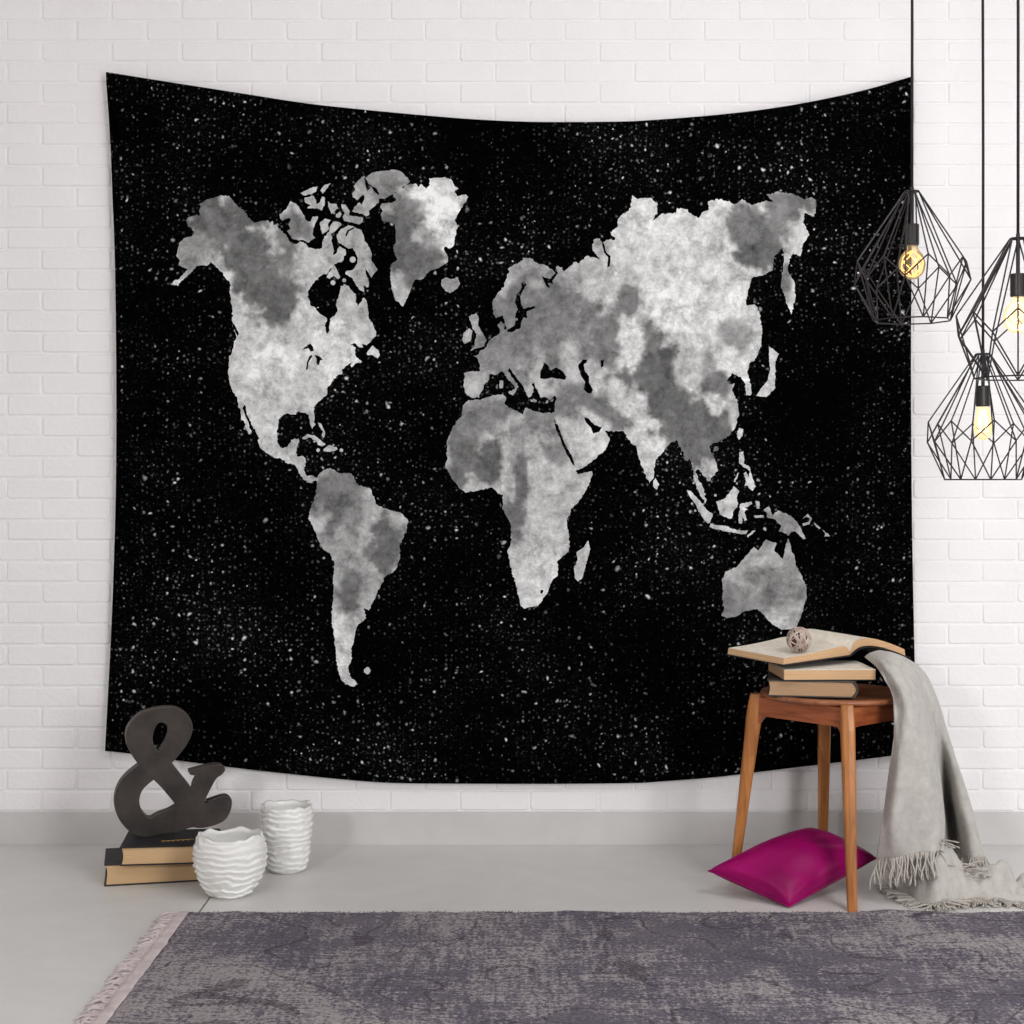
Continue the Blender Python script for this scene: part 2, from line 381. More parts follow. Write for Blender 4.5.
# Africa
land.append(T('AF', '165 85 210 85 260 70 310 60 325 75 320 105 365 130 395 148 405 120 430 125 470 138 525 140 545 150 528 160 540 190 560 250 590 310 620 370 628 392 690 388 692 410 670 460 640 510 600 555 583 600 590 650 598 710 590 735 545 770 545 830 520 860 505 900 480 940 460 965 400 975 385 955 380 930 365 870 345 800 330 730 348 685 345 620 325 580 308 550 312 490 290 485 265 458 215 468 150 480 120 455 85 400 65 370 75 330 72 265 100 195 130 160 140 110'))
sea.append(T('AF', '470 908 472 898 480 893 484 900 478 912'))
isl.append(T('AF', '675 685 685 720 670 770 650 845 632 860 618 845 615 800 630 770 625 735 655 715'))
# Eurasia
land.append(
 T('E', '130 1005 95 975 85 930 95 880 90 850 140 840 190 840 188 790 180 765 150 740 185 730 200 705 225 690 245 660 265 630 310 605 320 590 305 540 325 520 345 540 345 575 362 570 350 520 335 480 320 490 295 500 275 470 270 400 300 350 330 320 350 270 380 200 370 185 400 165 440 145 480 115 530 120 540 140 600 155 650 185 680 215 690 210 680 170 720 175 730 205 760 175 800 140 830 145 870 105 920 110 955 125 940 100 915 70')
 +T('r6', '605 235 630 230 640 250 655 235 690 235 670 205 700 185 700 155 750 110 758 60 780 75 825 70 855 90 855 125 835 165 870 135 930 130 935 110 975 115 980 130 1020 150')
 +T('r7', '400 130 430 115 425 85 480 75 530 95 560 75 600 100 655 80 680 85 655 60 700 45 760 55 800 75 830 68 850 80 850 130 840 140 805 130 800 170 825 215 800 250 790 300 760 290 745 310 740 360 765 400 770 460 755 530 740 500 730 460 712 420 715 370 725 310 720 260 700 290 685 300 680 355 650 370 600 385 590 420 575 480 580 495 610 490 630 530 640 600 630 660 610 710 590 720 580 760 595 810 595 845 575 850 570 800 555 775 540 770 520 760 500 790 515 805 530 800 520 830 540 870 548 920')
 +T('I', '900 390 870 435 820 465 790 475 765 490 770 520 800 575 808 620 785 645 760 672 740 650 710 610 698 615 705 660 730 700 750 770 745 785 720 750 700 700 685 670 685 620 665 560 640 565 630 520 605 480 595 460 560 480 540 505 490 560 485 600 480 650 460 685 440 650 415 590 400 540 390 490 365 480 325 415 270 420 225 410 255 455 235 510 190 550 140 590 95 620 80 605 50 550 20 480')
 +T('F', '800 370 790 366 775 330 765 290 785 285 785 250 795 190 785 175 755 205 720 185 690 190 670 150 650 120 640 85 625 100 640 150 625 175')
 +T('E', '503 1010 480 970 455 915 430 885 400 850 378 815 370 835 395 880 430 915 440 940 425 960 410 990 375 975 415 955 410 930 370 890 335 840 290 865 260 855 250 890 215 930 210 960 185 1000 145 1012'))
sea += [T('F', '782 364 795 368 812 400 832 450 848 495 872 540 900 585 922 655 905 645 880 600 858 560 838 520 822 470 802 430 788 392'), T('F', '925 688 975 668 1024 640 1060 622 1040 690 985 700 942 712'),
        T('E', '605 780 625 800 645 835 680 815 720 840 745 875 735 895 690 890 650 880 610 890 575 885 580 840'),
        T('E', '820 800 850 765 880 765 875 785 855 800 865 840 890 870 890 910 915 960 905 980 880 980 855 955 865 910 840 870 825 830'),
        T('E', '965 770 985 770 980 810 965 815'),
        T('E', '455 275 475 265 490 285 470 320 450 360 455 410 470 440 540 422 545 435 490 460 495 500 470 495 455 530 450 565 420 575 400 590 370 590 365 575 400 555 415 540 420 470 435 445 415 400 425 350 445 330 460 300'),
        T('E', '585 232 640 250 680 205 692 215 655 260 660 285 640 275 625 275 640 305 620 300 605 270'),
        T('I', '125 345 145 350 180 385 215 395 200 420 170 428 160 400 130 365'),
        T('r6', '635 225 645 250 655 285 672 300 668 340 658 345 662 305 645 285')]
isl += [T('E', '120 490 170 465 185 510 180 545 205 590 235 640 220 680 180 690 130 710 155 680 160 640 170 600 145 570 135 530'),
        T('E', '85 600 120 565 145 580 135 640 95 665 80 640'), T('E', '318 900 340 900 340 945 318 950'), dot('E', 425, 508, 9),
        T('F', '615 200 660 205 660 215 620 215'), T('F', '750 215 775 195 770 215'), T('F', '465 150 510 140 500 175 475 165'),
        T('r7', '665 655 705 685 690 715 690 770 690 820 655 855 615 850 635 820 660 790 670 740 665 700'),
        T('I', '915 400 938 405 935 440 915 460 905 430'), dot('I', 800, 505, 13), T('I', '490 655 508 690 495 715 478 700 478 670'),
        T('S', '150 285 175 290 215 335 245 370 270 400 300 420 285 470 270 475 235 430 205 370 170 320'),
        T('S', '285 475 330 485 380 490 440 515 500 515 490 535 440 532 380 520 320 510 280 495'),
        T('S', '320 350 365 335 395 300 420 262 452 290 435 330 445 365 420 400 410 445 385 445 340 425 330 385'),
        T('S', '455 365 520 350 525 365 480 385 500 395 480 410 495 455 480 460 465 430 468 475 450 475 445 430 455 400'),
        T('S', '450 70 475 65 480 110 475 135 510 155 525 210 545 265 525 290 500 260 480 260 490 235 475 190 490 180 505 210 510 175 470 150 450 130'),
        T('S', '450 185 430 240 418 238 440 190'), T('S', '545 515 500 555 495 545 530 515'),
        T('S', '590 395 620 380 640 430 670 400 740 430 780 465 800 500 830 560 815 565 770 520 745 525 730 545 700 525 675 520 690 490 650 450 610 440 605 410'),
        T('S', '545 345 565 350 565 390 550 390'), T('S', '535 430 590 428 590 442 540 442'),
        T('S', '810 450 840 420 865 445 850 480 815 488 810 475 845 465 850 445 830 435'), T('S', '875 465 915 500 905 508 878 480'),
        T('S', '925 510 968 545 935 550 940 530'), dot('S', 200, 402, 7), dot('S', 182, 362, 7), dot('S', 315, 315, 8), dot('S', 595, 505, 9),
        T('S', '350 1000 365 960 352 890 360 860 352 800 370 750 440 720 480 670 535 608 560 630 590 580 605 565 635 580 662 585 650 630 700 680 715 600 730 560 745 620 765 660 770 710 800 760 835 840 830 900 810 980 790 1030 770 1075 690 1080 640 1050 610 1020 585 990 550 960 480 975 440 1000 380 1015')]

def rugged(poly, amp=.55):
    out = []; n = len(poly)
    for i in range(n):
        a = Vector((*poly[i], 0)); b = Vector((*poly[(i+1) % n], 0)); l = (b-a).length
        k = max(1, int(l/1.5)); nr = Vector((-(b-a).y, (b-a).x, 0))
        if nr.length: nr.normalize()
        for j in range(k):
            p = a.lerp(b, j/k)
            if j: p += nr*amp*(noise.noise(Vector((p.x*.45, p.y*.45, 3.3)))*1.8+noise.noise(Vector((p.x*1.3, p.y*1.3, 9)))*1.1)
            out.append((p.x, p.y))
    return out
def inside(pt, poly):
    x, y = pt; c = False; n = len(poly); j = n-1
    for i in range(n):
        xi, yi = poly[i]; xj, yj = poly[j]
        if (yi > y) != (yj > y) and x < (xj-xi)*(y-yi)/(yj-yi)+xi: c = not c
        j = i
    return c
def bb(p): return (min(q[0] for q in p), min(q[1] for q in p), max(q[0] for q in p), max(q[1] for q in p))
layers = []
for grp, val, amp in ((land, 1, .8), (sea, 0, .3), (isl, 1, .5), (late_sea, 0, .1)):
    for p in grp:
        q = rugged(p, amp); layers.append((q, bb(q), val))
def is_land(pt):
    r = 0
    for poly, b, val in layers:
        if b[0] <= pt[0] <= b[2] and b[1] <= pt[1] <= b[3] and r != val and inside(pt, poly): r = val
    return r
def table(tb, v):
    for (a, b), (c, d) in zip(tb, tb[1:]):
        if v <= c: return b+(d-b)*(v-a)/(c-a)
    return tb[-1][1]
TOPT = catmull([(106,72),(175,83),(236,92.5),(300,102.5),(350,108.3),(420,115),(480,119.7),(540,122),(620,121.6),(650,120.2),(705,116),(760,110),(812,101.5),(865,90),(913.5,76)], 4)
BOTT = catmull([(105,751),(130,753.5),(178,760.5),(250,769.5),(300,775),(350,780),(395,783),(470,783.7),(560,783.8),(635,783),(660,781.5),(717,777),(770,770.5),(820,764.5),(890,756),(917,752)], 4)
LEFT = catmull([(72,105.5),(136,110),(200,112.6),(265,115),(380,116.3),(480,116),(560,114),(640,110.8),(751,105)], 4)
RIGHT = catmull([(76,913.5),(200,912),(370,911),(520,912),(655,914.5),(752,917)], 4)
def edge_top(x): return table(TOPT, x)                       # sagging hems of the hung cloth
def edge_bot(x): return table(BOTT, x)
def edge_x(y, side): return table(RIGHT if side else LEFT, y)
outline = []
NX, NY = 90, 76
for i in range(NX): x = 106+(913.5-106)*i/NX; outline.append((x, edge_top(x)))
for i in range(NY): y = 76+(752-76)*i/NY; outline.append((edge_x(y, 1), y))
for i in range(NX): x = 917-(917-105)*i/NX; outline.append((x, edge_bot(x)))
for i in range(NY): y = 751-(751-72)*i/NY; outline.append((edge_x(y, 0), y))
pts = [Vector(p) for p in outline]; edges = [(i, (i+1) % len(pts)) for i in range(len(pts))]
for poly, b, val in layers:
    s = len(pts); pts += [Vector(p) for p in poly]
    edges += [(s+i, s+(i+1) % len(poly)) for i in range(len(poly))]
y = 84
while y < 780:
    x = 112
    while x < 912:
        if inside((x, y), outline):
            if (x % 12 < 3 and y % 12 < 3) or is_land((x, y)):
                pts.append(Vector((x+random.uniform(-.5,.5), y+random.uniform(-.5,.5))))
        x += 3
    y += 3
vv, ee, ff, _, _, _ = delaunay_2d_cdt(pts, edges, [], 0, 1e-4)
# light and dark areas of the moon print  (x, y, rx, ry, tone, softness)
base_tone = [(300,330,150,170,206),(270,390,60,60,200),(410,240,90,90,150),(440,210,30,50,222),(402,285,14,26,196),(350,560,90,130,172),
    (345,650,20,45,214),(325,545,18,18,160),(520,500,110,130,190),(540,585,40,40,206),(530,330,80,90,160),(690,300,110,140,210),(765,590,60,60,165),(730,510,60,40,196),(455,284,12,10,150),(590,450,40,28,198)]
maria = [(222,222,36,30,112,.3),(250,262,24,34,116,.3),(272,298,26,26,108,.35),(286,262,12,22,124,.5),(192,252,20,20,152,.5),(293,226,20,18,128,.4),
    (372,178,26,16,140,.4),(397,240,20,34,102,.3),(420,262,24,20,118,.35),(400,200,22,22,128,.45),(334,498,24,26,114,.35),(345,480,22,16,128,.4),(386,548,17,30,106,.35),
    (349,592,12,18,116,.4),(352,520,10,18,146,.5),(462,450,17,34,118,.35),(488,462,16,26,110,.3),(478,415,30,22,138,.5),(521,478,7,34,114,.4),(540,418,20,20,132,.4),(556,450,10,12,136,.5),
    (510,520,12,24,112,.4),(520,440,10,20,150,.5),(535,318,46,46,118,.35),(500,325,18,40,128,.4),(560,330,34,30,132,.5),(490,356,24,16,140,.5),(550,350,40,20,134,.5),(605,345,16,30,124,.35),(572,398,28,16,128,.4),
    (606,420,24,15,126,.35),(592,408,14,12,116,.4),(628,300,14,20,120,.3),(652,336,14,22,120,.35),(662,380,33,34,90,.22),(640,372,18,26,104,.3),(676,410,24,24,100,.3),(697,436,42,27,110,.2),(716,384,18,12,118,.4),
    (756,238,24,32,108,.3),(744,225,18,20,122,.4),(790,202,24,14,120,.35),(778,215,16,22,128,.5),(786,285,8,22,138,.4),(735,336,22,14,150,.4),(702,366,16,14,150,.5),
    (774,596,15,15,112,.5),(750,604,12,14,134,.5),(733,606,14,20,128,.5),(790,590,12,24,146,.5),(782,522,20,14,142,.4),(768,578,24,10,140,.5)]
brights = [(270,365,26,22,228,.6),(330,345,24,24,224,.6),(352,360,18,16,228,.6),(445,215,16,40,240,.3),(430,190,28,10,226,.5),(545,570,20,24,212,.6),(655,225,36,30,218,.6),(665,315,24,20,226,.5),
    (633,345,10,26,212,.4),(640,408,8,26,206,.4),(622,398,12,14,198,.5),(652,450,16,18,206,.5),(690,370,16,24,190,.5),(345,655,14,36,218,.5),(400,505,12,16,186,.5),(538,378,8,26,180,.6),(590,432,16,18,206,.5),
    (500,275,16,16,176,.4),(580,372,14,14,182,.5),(567,350,10,14,176,.5),(780,625,20,10,205,.5),(732,470,12,8,206,.5),(738,410,8,16,196,.4)]
def tone_at(x, y):
    w = 0; t = 0
    for (cx, cy, rx, ry, v) in base_tone:
        k = math.exp(-1.6*(((x-cx)/rx)**2+((y-cy)/ry)**2))+1e-6; w += k; t += k*v
    v = t/w
    for lst in (maria, brights):
        for (cx, cy, rx, ry, val, soft) in lst:
            dx, dy = x-cx, y-cy
            if abs(dx) > rx*1.9 or abs(dy) > ry*1.9: continue
            nz = noise.fractal(Vector((x*.06, y*.06, cx*.1)), .8, 2.1, 6)*.62
            d = math.sqrt((dx/rx)**2+(dy/ry)**2)+nz
            soft_ = soft*.75; k = min(max((1+soft_-d)/(2*soft_), 0), 1); k = k*k*(3-2*k)
            v = v*(1-k)+val*k
    return v
bm = bmesh.new(); tl = bm.verts.layers.float.new('tone')
dT = 3.985
verts = []
for p in vv:
    x, y = p.x, p.y
    w = noise.noise(Vector((x*.006, y*.003, 1.0)))*.0022 + .0012*math.sin(x*.021)
    q = P(x, y, dT+w); nv = bm.verts.new(q); nv[tl] = lin(tone_at(x, y)); verts.append(nv)
for f in ff:
    cx = sum(vv[i].x for i in f)/len(f); cy = sum(vv[i].y for i in f)/len(f)
    if not inside((cx, cy), outline): continue
    try: g = bm.faces.new([verts[i] for i in f])
    except ValueError: continue
    g.material_index = 1 if is_land((cx, cy)) else 0; g.smooth = True
for vtx in [q for q in bm.verts if not q.link_faces]: bm.verts.remove(vtx)
o = obj('wall_tapestry', bm, [M['stars'], M['moon']])
# all normals to the room
if o.data.polygons[0].normal.y > 0: o.data.flip_normals()
md = o.modifiers.new('thickness', 'SOLIDIFY'); md.thickness = .0012; md.offset = 0
tag(o, 'large black starry wall tapestry printed with a moon-grey world map', 'tapestry')

# ------------------------------------------------------------------ pendant lamps
def pendant(px, pytop, d, phase, label, cordpx=None, globe=True):
    R = .125; k = F/d; top = P(px, pytop, d)
    t = thing('pendant_lamp', top, label, 'lamp', group='wire cage pendant lamps')
    h = .284
    prt = [(.0155, 0.0), (.1215, -.154), (.125, -.199), (.085, -h)]
    def ring(r, z, off): return [Vector((r*math.cos(2*PI*(i+off)/8+phase), r*math.sin(2*PI*(i+off)/8+phase), z)) for i in range(8)]
    Tt, U, Lw, B = ring(prt[0][0], 0, 0), ring(prt[1][0], prt[1][1], 0), ring(prt[2][0], prt[2][1], .5), ring(prt[3][0], prt[3][1], 0)
    bm = bmesh.new(); w = .0017
    for i in range(8):
        j = (i+1) % 8
        for a, b in ((Tt[i], Tt[j]), (Tt[i], U[i]), (Tt[i], Lw[i]), (U[i], Lw[i]), (Lw[i], U[j]), (Lw[i], B[i]), (Lw[i], B[j]), (B[i], B[j]), (U[i], B[i])):
            tube(bm, [a, b], w, 5)
    for i in (0, 2, 4, 6): tube(bm, [Tt[i], (0, 0, 0)], w, 5)
    obj('cage', bm, M['black_metal'], t)
    bm = bmesh.new(); tube(bm, [(0,0,.01), (0,0,-.072)], .0042, 8); obj('stem', bm, M['black_metal'], t)
    bm = bmesh.new(); lathe(bm, [(0,.0), (.0145,0), (.0155,-.002), (.0155,-.044), (.0145,-.047), (0,-.047)], 20)
    bmesh.ops.translate(bm, verts=bm.verts, vec=(0,0,-.072)); obj('socket', bm, M['socket'], t, smooth=False)
    zb = -.119
    if globe: pf = [(.011,0.004), (.012,-.004), (.016,-.012), (.024,-.022), (.0285,-.036), (.0290,-.045), (.026,-.058), (.018,-.068), (.008,-.0735), (0.0005,-.074)]
    else: pf = [(.011,0.004), (.0135,-.006), (.0165,-.02), (.019,-.036), (.020,-.048), (.0185,-.060), (.013,-.070), (.005,-.0755), (0.0005,-.076)]
    bm = bmesh.new(); lathe(bm, catmull(pf, 3), 24); bmesh.ops.translate(bm, verts=bm.verts, vec=(0,0,zb))
    bl = obj('bulb', bm, M['glass'] if globe == 1 else M['glass_lit'], t, smooth=True)
    bm = bmesh.new()
    if globe:
        for s in range(5):
            a = 2*PI*s/5; pp = []
            for i in range(17):
                u = i/16; rr = .021*math.sin(PI*min(u*1.04, 1))**.8+.003; aa = a+u*2.4
                pp.append((rr*math.cos(aa), rr*math.sin(aa), zb-.012-u*.056))
            tube(bm, pp, .0012, 5)
    else:
        for s in range(4):
            a = PI/2*s; tube(bm, [(.004*math.cos(a), .004*math.sin(a), zb-.008), (.010*math.cos(a), .010*math.sin(a), zb-.03), (.009*math.cos(a+.7), .009*math.sin(a+.7), zb-.058)], .0014, 5)
    obj('filament', bm, M['filament'] if globe == 1 else M['filament_hot'], bl)
    # fabric cord up to the ceiling, with its rose
    zt = ZC-top.z
    bm = bmesh.new(); tube(bm, [(0,0,.008), (.0004,0,zt*.3), (-.0008,0,zt*.6), (0,0,zt-.03)], .0032, 8); obj('cord', bm, M['cord'], t, smooth=True)
    bm = bmesh.new(); lathe(bm, [(0,zt), (.05,zt), (.05,zt-.018), (.044,zt-.026), (.006,zt-.032), (0,zt-.032)], 28); obj('ceiling_rose', bm, M['black_metal'], t)
    return t
pendant(912, 191.5, 3.52, .035, 'black wire cage pendant hanging highest, in front of the tapestry edge, amber filament bulb', globe=1)
pendant(1018, 238.5, 3.26, .478, 'black wire cage pendant cut by right frame edge, hanging at middle height, large globe bulb', globe=2)
pendant(983, 354, 3.62, -.09, 'lowest black wire cage pendant, holding a slim tubular bulb', globe=0)

# ------------------------------------------------------------------ stool
SC = Vector((.729, -.395, 0))
tops = {'left': (.5536,-.385), 'front': (.718,-.570), 'right': (.904,-.405), 'back': (.7395,-.220)}
bots = {'left': (.505,-.352), 'front': (.7205,-.613), 'right': (.952,-.402), 'back': (.742,-.175)}
st = thing('wooden_stool', SC, 'oiled wooden stool with splayed tapered legs, stacked with books', 'stool')
def leg(name):
    a = Vector((*tops[name], .430))-SC; b = Vector((*bots[name], 0))-SC
    rad = Vector((a.x, a.y, 0)).normalized(); tan = Vector((-rad.y, rad.x, 0))
    prof = [(0, .0095, .0115), (.25, .012, .0130), (.55, .0145, .0150), (.78, .0165, .0160), (.88, .0185, .0165), (.97, .0170, .0160), (1, .0150, .0145)]
    bm = bmesh.new(); rings = []
    for (t, ra, rb) in prof:
        c = b.lerp(a, t); ring = []
        for k in range(12):
            an = 2*PI*k/12; cs, sn = math.cos(an), math.sin(an)
            e = lambda q: math.copysign(abs(q)**.55, q)
            ring.append(bm.verts.new(c + rad*e(cs)*ra + tan*e(sn)*rb*.95))
        rings.append(ring)
    for i in range(len(rings)-1):
        for k in range(12): bm.faces.new((rings[i][k], rings[i][(k+1) % 12], rings[i+1][(k+1) % 12], rings[i+1][k]))
    bm.faces.new(rings[0]); bm.faces.new(rings[-1])
    obj('leg', bm, M['oak'], st, smooth=False)
for n_ in tops: leg(n_)
nm = ['left', 'front', 'right', 'back']
for i in range(4):                                            # aprons between the legs, arched where they meet the leg
    a = Vector((*tops[nm[i]], 0))-SC; b = Vector((*tops[nm[(i+1) % 4]], 0))-SC
    dr = (b-a).normalized(); nr = Vector((-dr.y, dr.x, 0)); l = (b-a).length
    bm = bmesh.new(); top, bot, tb, bb_ = [], [], [], []
    n = 16
    for k in range(n+1):
        u = k/n; s = .006+(l-.012)*u; e = min(u, 1-u)*l
        low = .382 - .020*max(0, 1-e/.020)**2
        for lst, zz, off in ((top, .4235, .007), (bot, low, .007), (tb, .4235, -.007), (bb_, low, -.007)):
            q = a+dr*s+nr*off; lst.append(bm.verts.new((q.x, q.y, zz)))
    for k in range(n):
        bm.faces.new((top[k], top[k+1], bot[k+1], bot[k])); bm.faces.new((tb[k], bb_[k], bb_[k+1], tb[k+1]))
        bm.faces.new((top[k], tb[k], tb[k+1], top[k+1])); bm.faces.new((bot[k], bot[k+1], bb_[k+1], bb_[k]))
    for e in (0, n): bm.faces.new((top[e], bot[e], bb_[e], tb[e]))
    obj('apron', bm, M['apron_wood'], st)
bm = bmesh.new()                                              # thin round seat, slightly dished, soft rim
def seatwob(r, z, a): return (r, z)
prof = [(0.0005, .430), (.06, .4305), (.12, .433), (.158, .4365), (.166, .4355), (.168, .432), (.165, .4265), (.150, .4235), (.0005, .4235)]
lathe(bm, prof, 64)
obj('seat', bm, M['seat_wood'], st, smooth=True)

# ------------------------------------------------------------------ books
def closed_book(name, loc, w, dp, th, rz, cover, pg, label, spine='right', overhang=.003, group=None, base_rot=None):
    t = thing(name, loc, label, 'book', rz, group)
    b = .0028
    bm = bmesh.new()                                           # page block, fore edge hollow, spine side round
    seg = 8; ends = []
    sgn = 1 if spine == 'right' else -1
    pr_ = []
    for k in range(seg+1):
        u = k/seg; pr_.append((sgn*(w/2-.004+.009*math.sin(PI*u)*1.0-.004), b+(th-2*b)*u))
    for k in range(seg+1):
        u = 1-k/seg; pr_.append((-sgn*(w/2-overhang-.003*math.sin(PI*u)), b+(th-2*b)*u))
    A = [bm.verts.new((x, -dp/2+overhang, z)) for x, z in pr_]; Bv = [bm.verts.new((x, dp/2-overhang, z)) for x, z in pr_]
    for k in range(len(A)):
        j = (k+1) % len(A); bm.faces.new((A[k], A[j], Bv[j], Bv[k]))
    bm.faces.new(A); bm.faces.new(Bv[::-1])
    obj('pages', bm, pg, t)
    bm = bmesh.new()
    x0, x1 = (-w/2, w/2-.004) if sgn > 0 else (-w/2+.004, w/2)
    box(bm, x0, x1, -dp/2, dp/2, 0, b, .0008); box(bm, x0, x1, -dp/2, dp/2, th-b, th, .0008)
    o_, i_ = [], []
    for k in range(seg+1):
        u = k/seg; bul = .008*math.sin(PI*u)
        o_.append((sgn*(w/2-.004+bul+.002), th*u)); i_.append((sgn*(w/2-.006+bul), b*.9+(th-1.8*b)*u))
    lp = o_+i_[::-1]
    A = [bm.verts.new((x, -dp/2, z)) for x, z in lp]; Bv = [bm.verts.new((x, dp/2, z)) for x, z in lp]
    n2 = len(lp)
    for k in range(n2):
        j = (k+1) % n2; bm.faces.new((A[k], A[j], Bv[j], Bv[k]))
    for k in range(seg):
        bm.faces.new((A[k], A[k+1], A[n2-2-k], A[n2-1-k])); bm.faces.new((Bv[k], Bv[n2-1-k], Bv[n2-2-k], Bv[k+1]))
    obj('cover', bm, cover, t)
    return t
# three on the stool
closed_book('book', (.672, -.402, .4372), .190, .20, .036, math.radians(-10), M['grey_cover'], M['page_dim'],
            'closed dark hardback with brown page edges, lowest book on the stool seat', 'right')
t = thing('book', (.695, -.412, .4736), 'pale-topped book with tan page edges, middle of the stool stack', 'book', math.radians(2))
bm = bmesh.new(); box(bm, -.103, .099, -.085, .09, .0016, .0228, .0008); obj('pages', bm, M['page_edge'], t)
bm = bmesh.new(); box(bm, -.108, .102, -.087, .093, 0, .0016, .0005); obj('cover', bm, M['black_cover'], t)
bm = bmesh.new(); box(bm, -.1025, .0995, -.0855, .091, .0228, .0240, .0004); tag(obj('front_cover', bm, M['page'], t), 'cream paper front cover')
# open book
S1 = P(850, 655.5, 3.61)
uD = Vector((.163, .115, .0075)).normalized(); vD = Vector((-.128, .12, .0060)); vD = (vD-uD*vD.dot(uD)).normalized(); nD = uD.cross(vD)
ob = thing('open_book', (0,0,0), 'old book lying open on top of the stool stack', 'book')
ob.matrix_world = Matrix.Translation(S1) @ Matrix((uD, vD, nD)).transposed().to_4x4()
LEN = .176
def slab(top, bot, y0, y1, bm=None, n=4):
    bm = bm or bmesh.new()
    pl = top+bot[::-1]; rows_ = []
    for j in range(n+1):
        yy = y0+(y1-y0)*j/n; rows_.append([bm.verts.new((x, yy, z)) for x, z in pl])
    for j in range(n):
        for k in range(len(pl)):
            q = (k+1) % len(pl); f = bm.faces.new((rows_[j][k], rows_[j][q], rows_[j+1][q], rows_[j+1][k])); f.material_index = 1 if k < len(top)-1 else 0
    nn = len(top)
    for R_ in (rows_[0], rows_[-1]):
        for k in range(nn-1): bm.faces.new((R_[k], R_[k+1], R_[2*nn-2-k], R_[2*nn-1-k]))
    return bm
lt = catmull([(-.207,.0150), (-.14,.0165), (-.08,.0200), (-.035,.0235), (-.012,.0205), (-.001,.009)], 4)
lb = catmull([(-.210,.0015), (-.14,.0015), (-.08,.0015), (-.035,.0015), (-.012,.0015), (-.001,.0015)], 4)
obj('left_pages', slab(lt, lb, 0, LEN), [M['page_edge'], M['page']], ob)
rt = catmull([(.001,.010), (.010,.0275), (.035,.0350), (.07,.0325), (.11,.0220), (.15,.0085), (.182,-.0040)], 4)
rb = catmull([(.001,.0015), (.010,.0080), (.035,.0165), (.07,.0155), (.11,.0070), (.15,-.0060), (.185,-.0190)], 4)
obj('right_pages', slab(rt, rb, 0, LEN), [M['page_edge'], M['page']], ob)
bm = bmesh.new()
ct = catmull([(-.213,.0014), (-.14,.0014), (-.06,.0014), (-.004,.0014), (.010,.0070), (.035,.0150), (.07,.0140), (.11,.0055), (.15,-.0075), (.191,-.0215)], 4)
cb = [(x, z-.0022) for x, z in ct]
slab(ct, cb, -.004, LEN+.004, bm)
obj('cover', bm, [M['black_cover'], M['black_cover']], ob)

# ball of wound vine on the open page
bc = ob.matrix_world @ Vector((-.137, .024, .0172)); rB = .0290
bl = thing('decorative_ball', (bc.x, bc.y, bc.z), 'small whitewashed woven vine ball on the open book page', 'ball')
bm = bmesh.new(); bmesh.ops.create_icosphere(bm, subdivisions=3, radius=rB*.86); bmesh.ops.translate(bm, verts=bm.verts, vec=(0,0,rB)); obj('core', bm, M['rattan_core'], bl, smooth=True)
bm = bmesh.new()
for k in range(34):
    ax = Vector((random.gauss(0,1), random.gauss(0,1), random.gauss(0,1))).normalized(); u = ax.orthogonal().normalized(); w = ax.cross(u)
    off = random.uniform(-.55,.55); rr = rB*.93; cr = math.sqrt(1-off*off); ph = random.random()*6
    pp = [ax*off*rr + (u*math.cos(2*PI*i/28)+w*math.sin(2*PI*i/28))*rr*cr + ax*.0018*math.sin(3*2*PI*i/28+ph) + Vector((0,0,rB)) for i in range(29)]
    tube(bm, pp, random.uniform(.0009,.0017), 5, cap=False)
obj('wrapping', bm, M['rattan'], bl, smooth=True)

# two under the ampersand
BR = math.radians(13)
cB = P(104, 887, 3.587); ex = Vector((math.cos(BR), math.sin(BR), 0)); ey = Vector((-math.sin(BR), math.cos(BR), 0))
c0 = Vector((cB.x, cB.y, 0)) + ex*.125 + ey*.086
closed_book('book', c0, .25, .165, .049, BR, M['black_cover'], M['page_tan'], 'black hardback on the floor under a second book, left of the ribbed bowl', 'right', .0045, 'black hardbacks under the ampersand')
BR2 = math.radians(7)
cT = P(119.5, 863.5, 3.575); ex2 = Vector((math.cos(BR2), math.sin(BR2), 0)); ey2 = Vector((-math.sin(BR2), math.cos(BR2), 0))
c1 = Vector((cT.x, cT.y, .0492)) + ex2*.106 + ey2*.088
tb_ = closed_book('book', c1, .212, .172, .042, BR2, M['black_cover'], M['page_tan'], 'black hardback with gold script on its cover, directly under the ampersand', 'right', .0045, 'black hardbacks under the ampersand')
bm = bmesh.new()                                                # gilt handwriting on the cover
pp = []
for i in range(90):
    u = i/89; pp.append((-.020+.070*u+.0045*math.sin(u*40), -.040+.0055*math.cos(u*40)*(1.5 if i < 12 else .8)+.012*u, .0424))
tube(bm, pp, .0007, 4)
obj('gilt_script', bm, M['gold'], tb_)
TOPZ = .0492+.042

# ------------------------------------------------------------------ ampersand
def Z(s): n = [float(t) for t in s.split()]; return [(n[i], n[i+1]) for i in range(0, len(n), 2)]
def sm(p, n=4):
    m_ = len(p); q = p[-2:]+p+p[:2]; return catmull(q, n)[2*n:-(2*n)-0][:m_*n+0]
outer = Z('400 32 460 46 505 86 524 140 516 190 490 240 452 288 418 325 450 370 490 422 522 466 528 436 548 398 512 392 506 370 560 358 640 345 682 354 692 378 672 402 646 420 612 480 584 538 606 548 596 536 640 524 692 512 722 526 727 560 716 604 684 646 620 668 560 674 520 668 450 684 380 690 300 702 240 692 190 655 150 600 130 540 130 480 150 420 190 370 248 325 214 272 190 220 185 160 205 110 250 65 310 42')
h1 = Z('360 112 390 125 402 160 390 200 370 235 350 262 330 235 320 200 325 160 340 125')
h2 = Z('325 408 360 445 400 495 440 548 400 570 350 585 310 605 285 590 262 555 253 510 265 465 290 435')
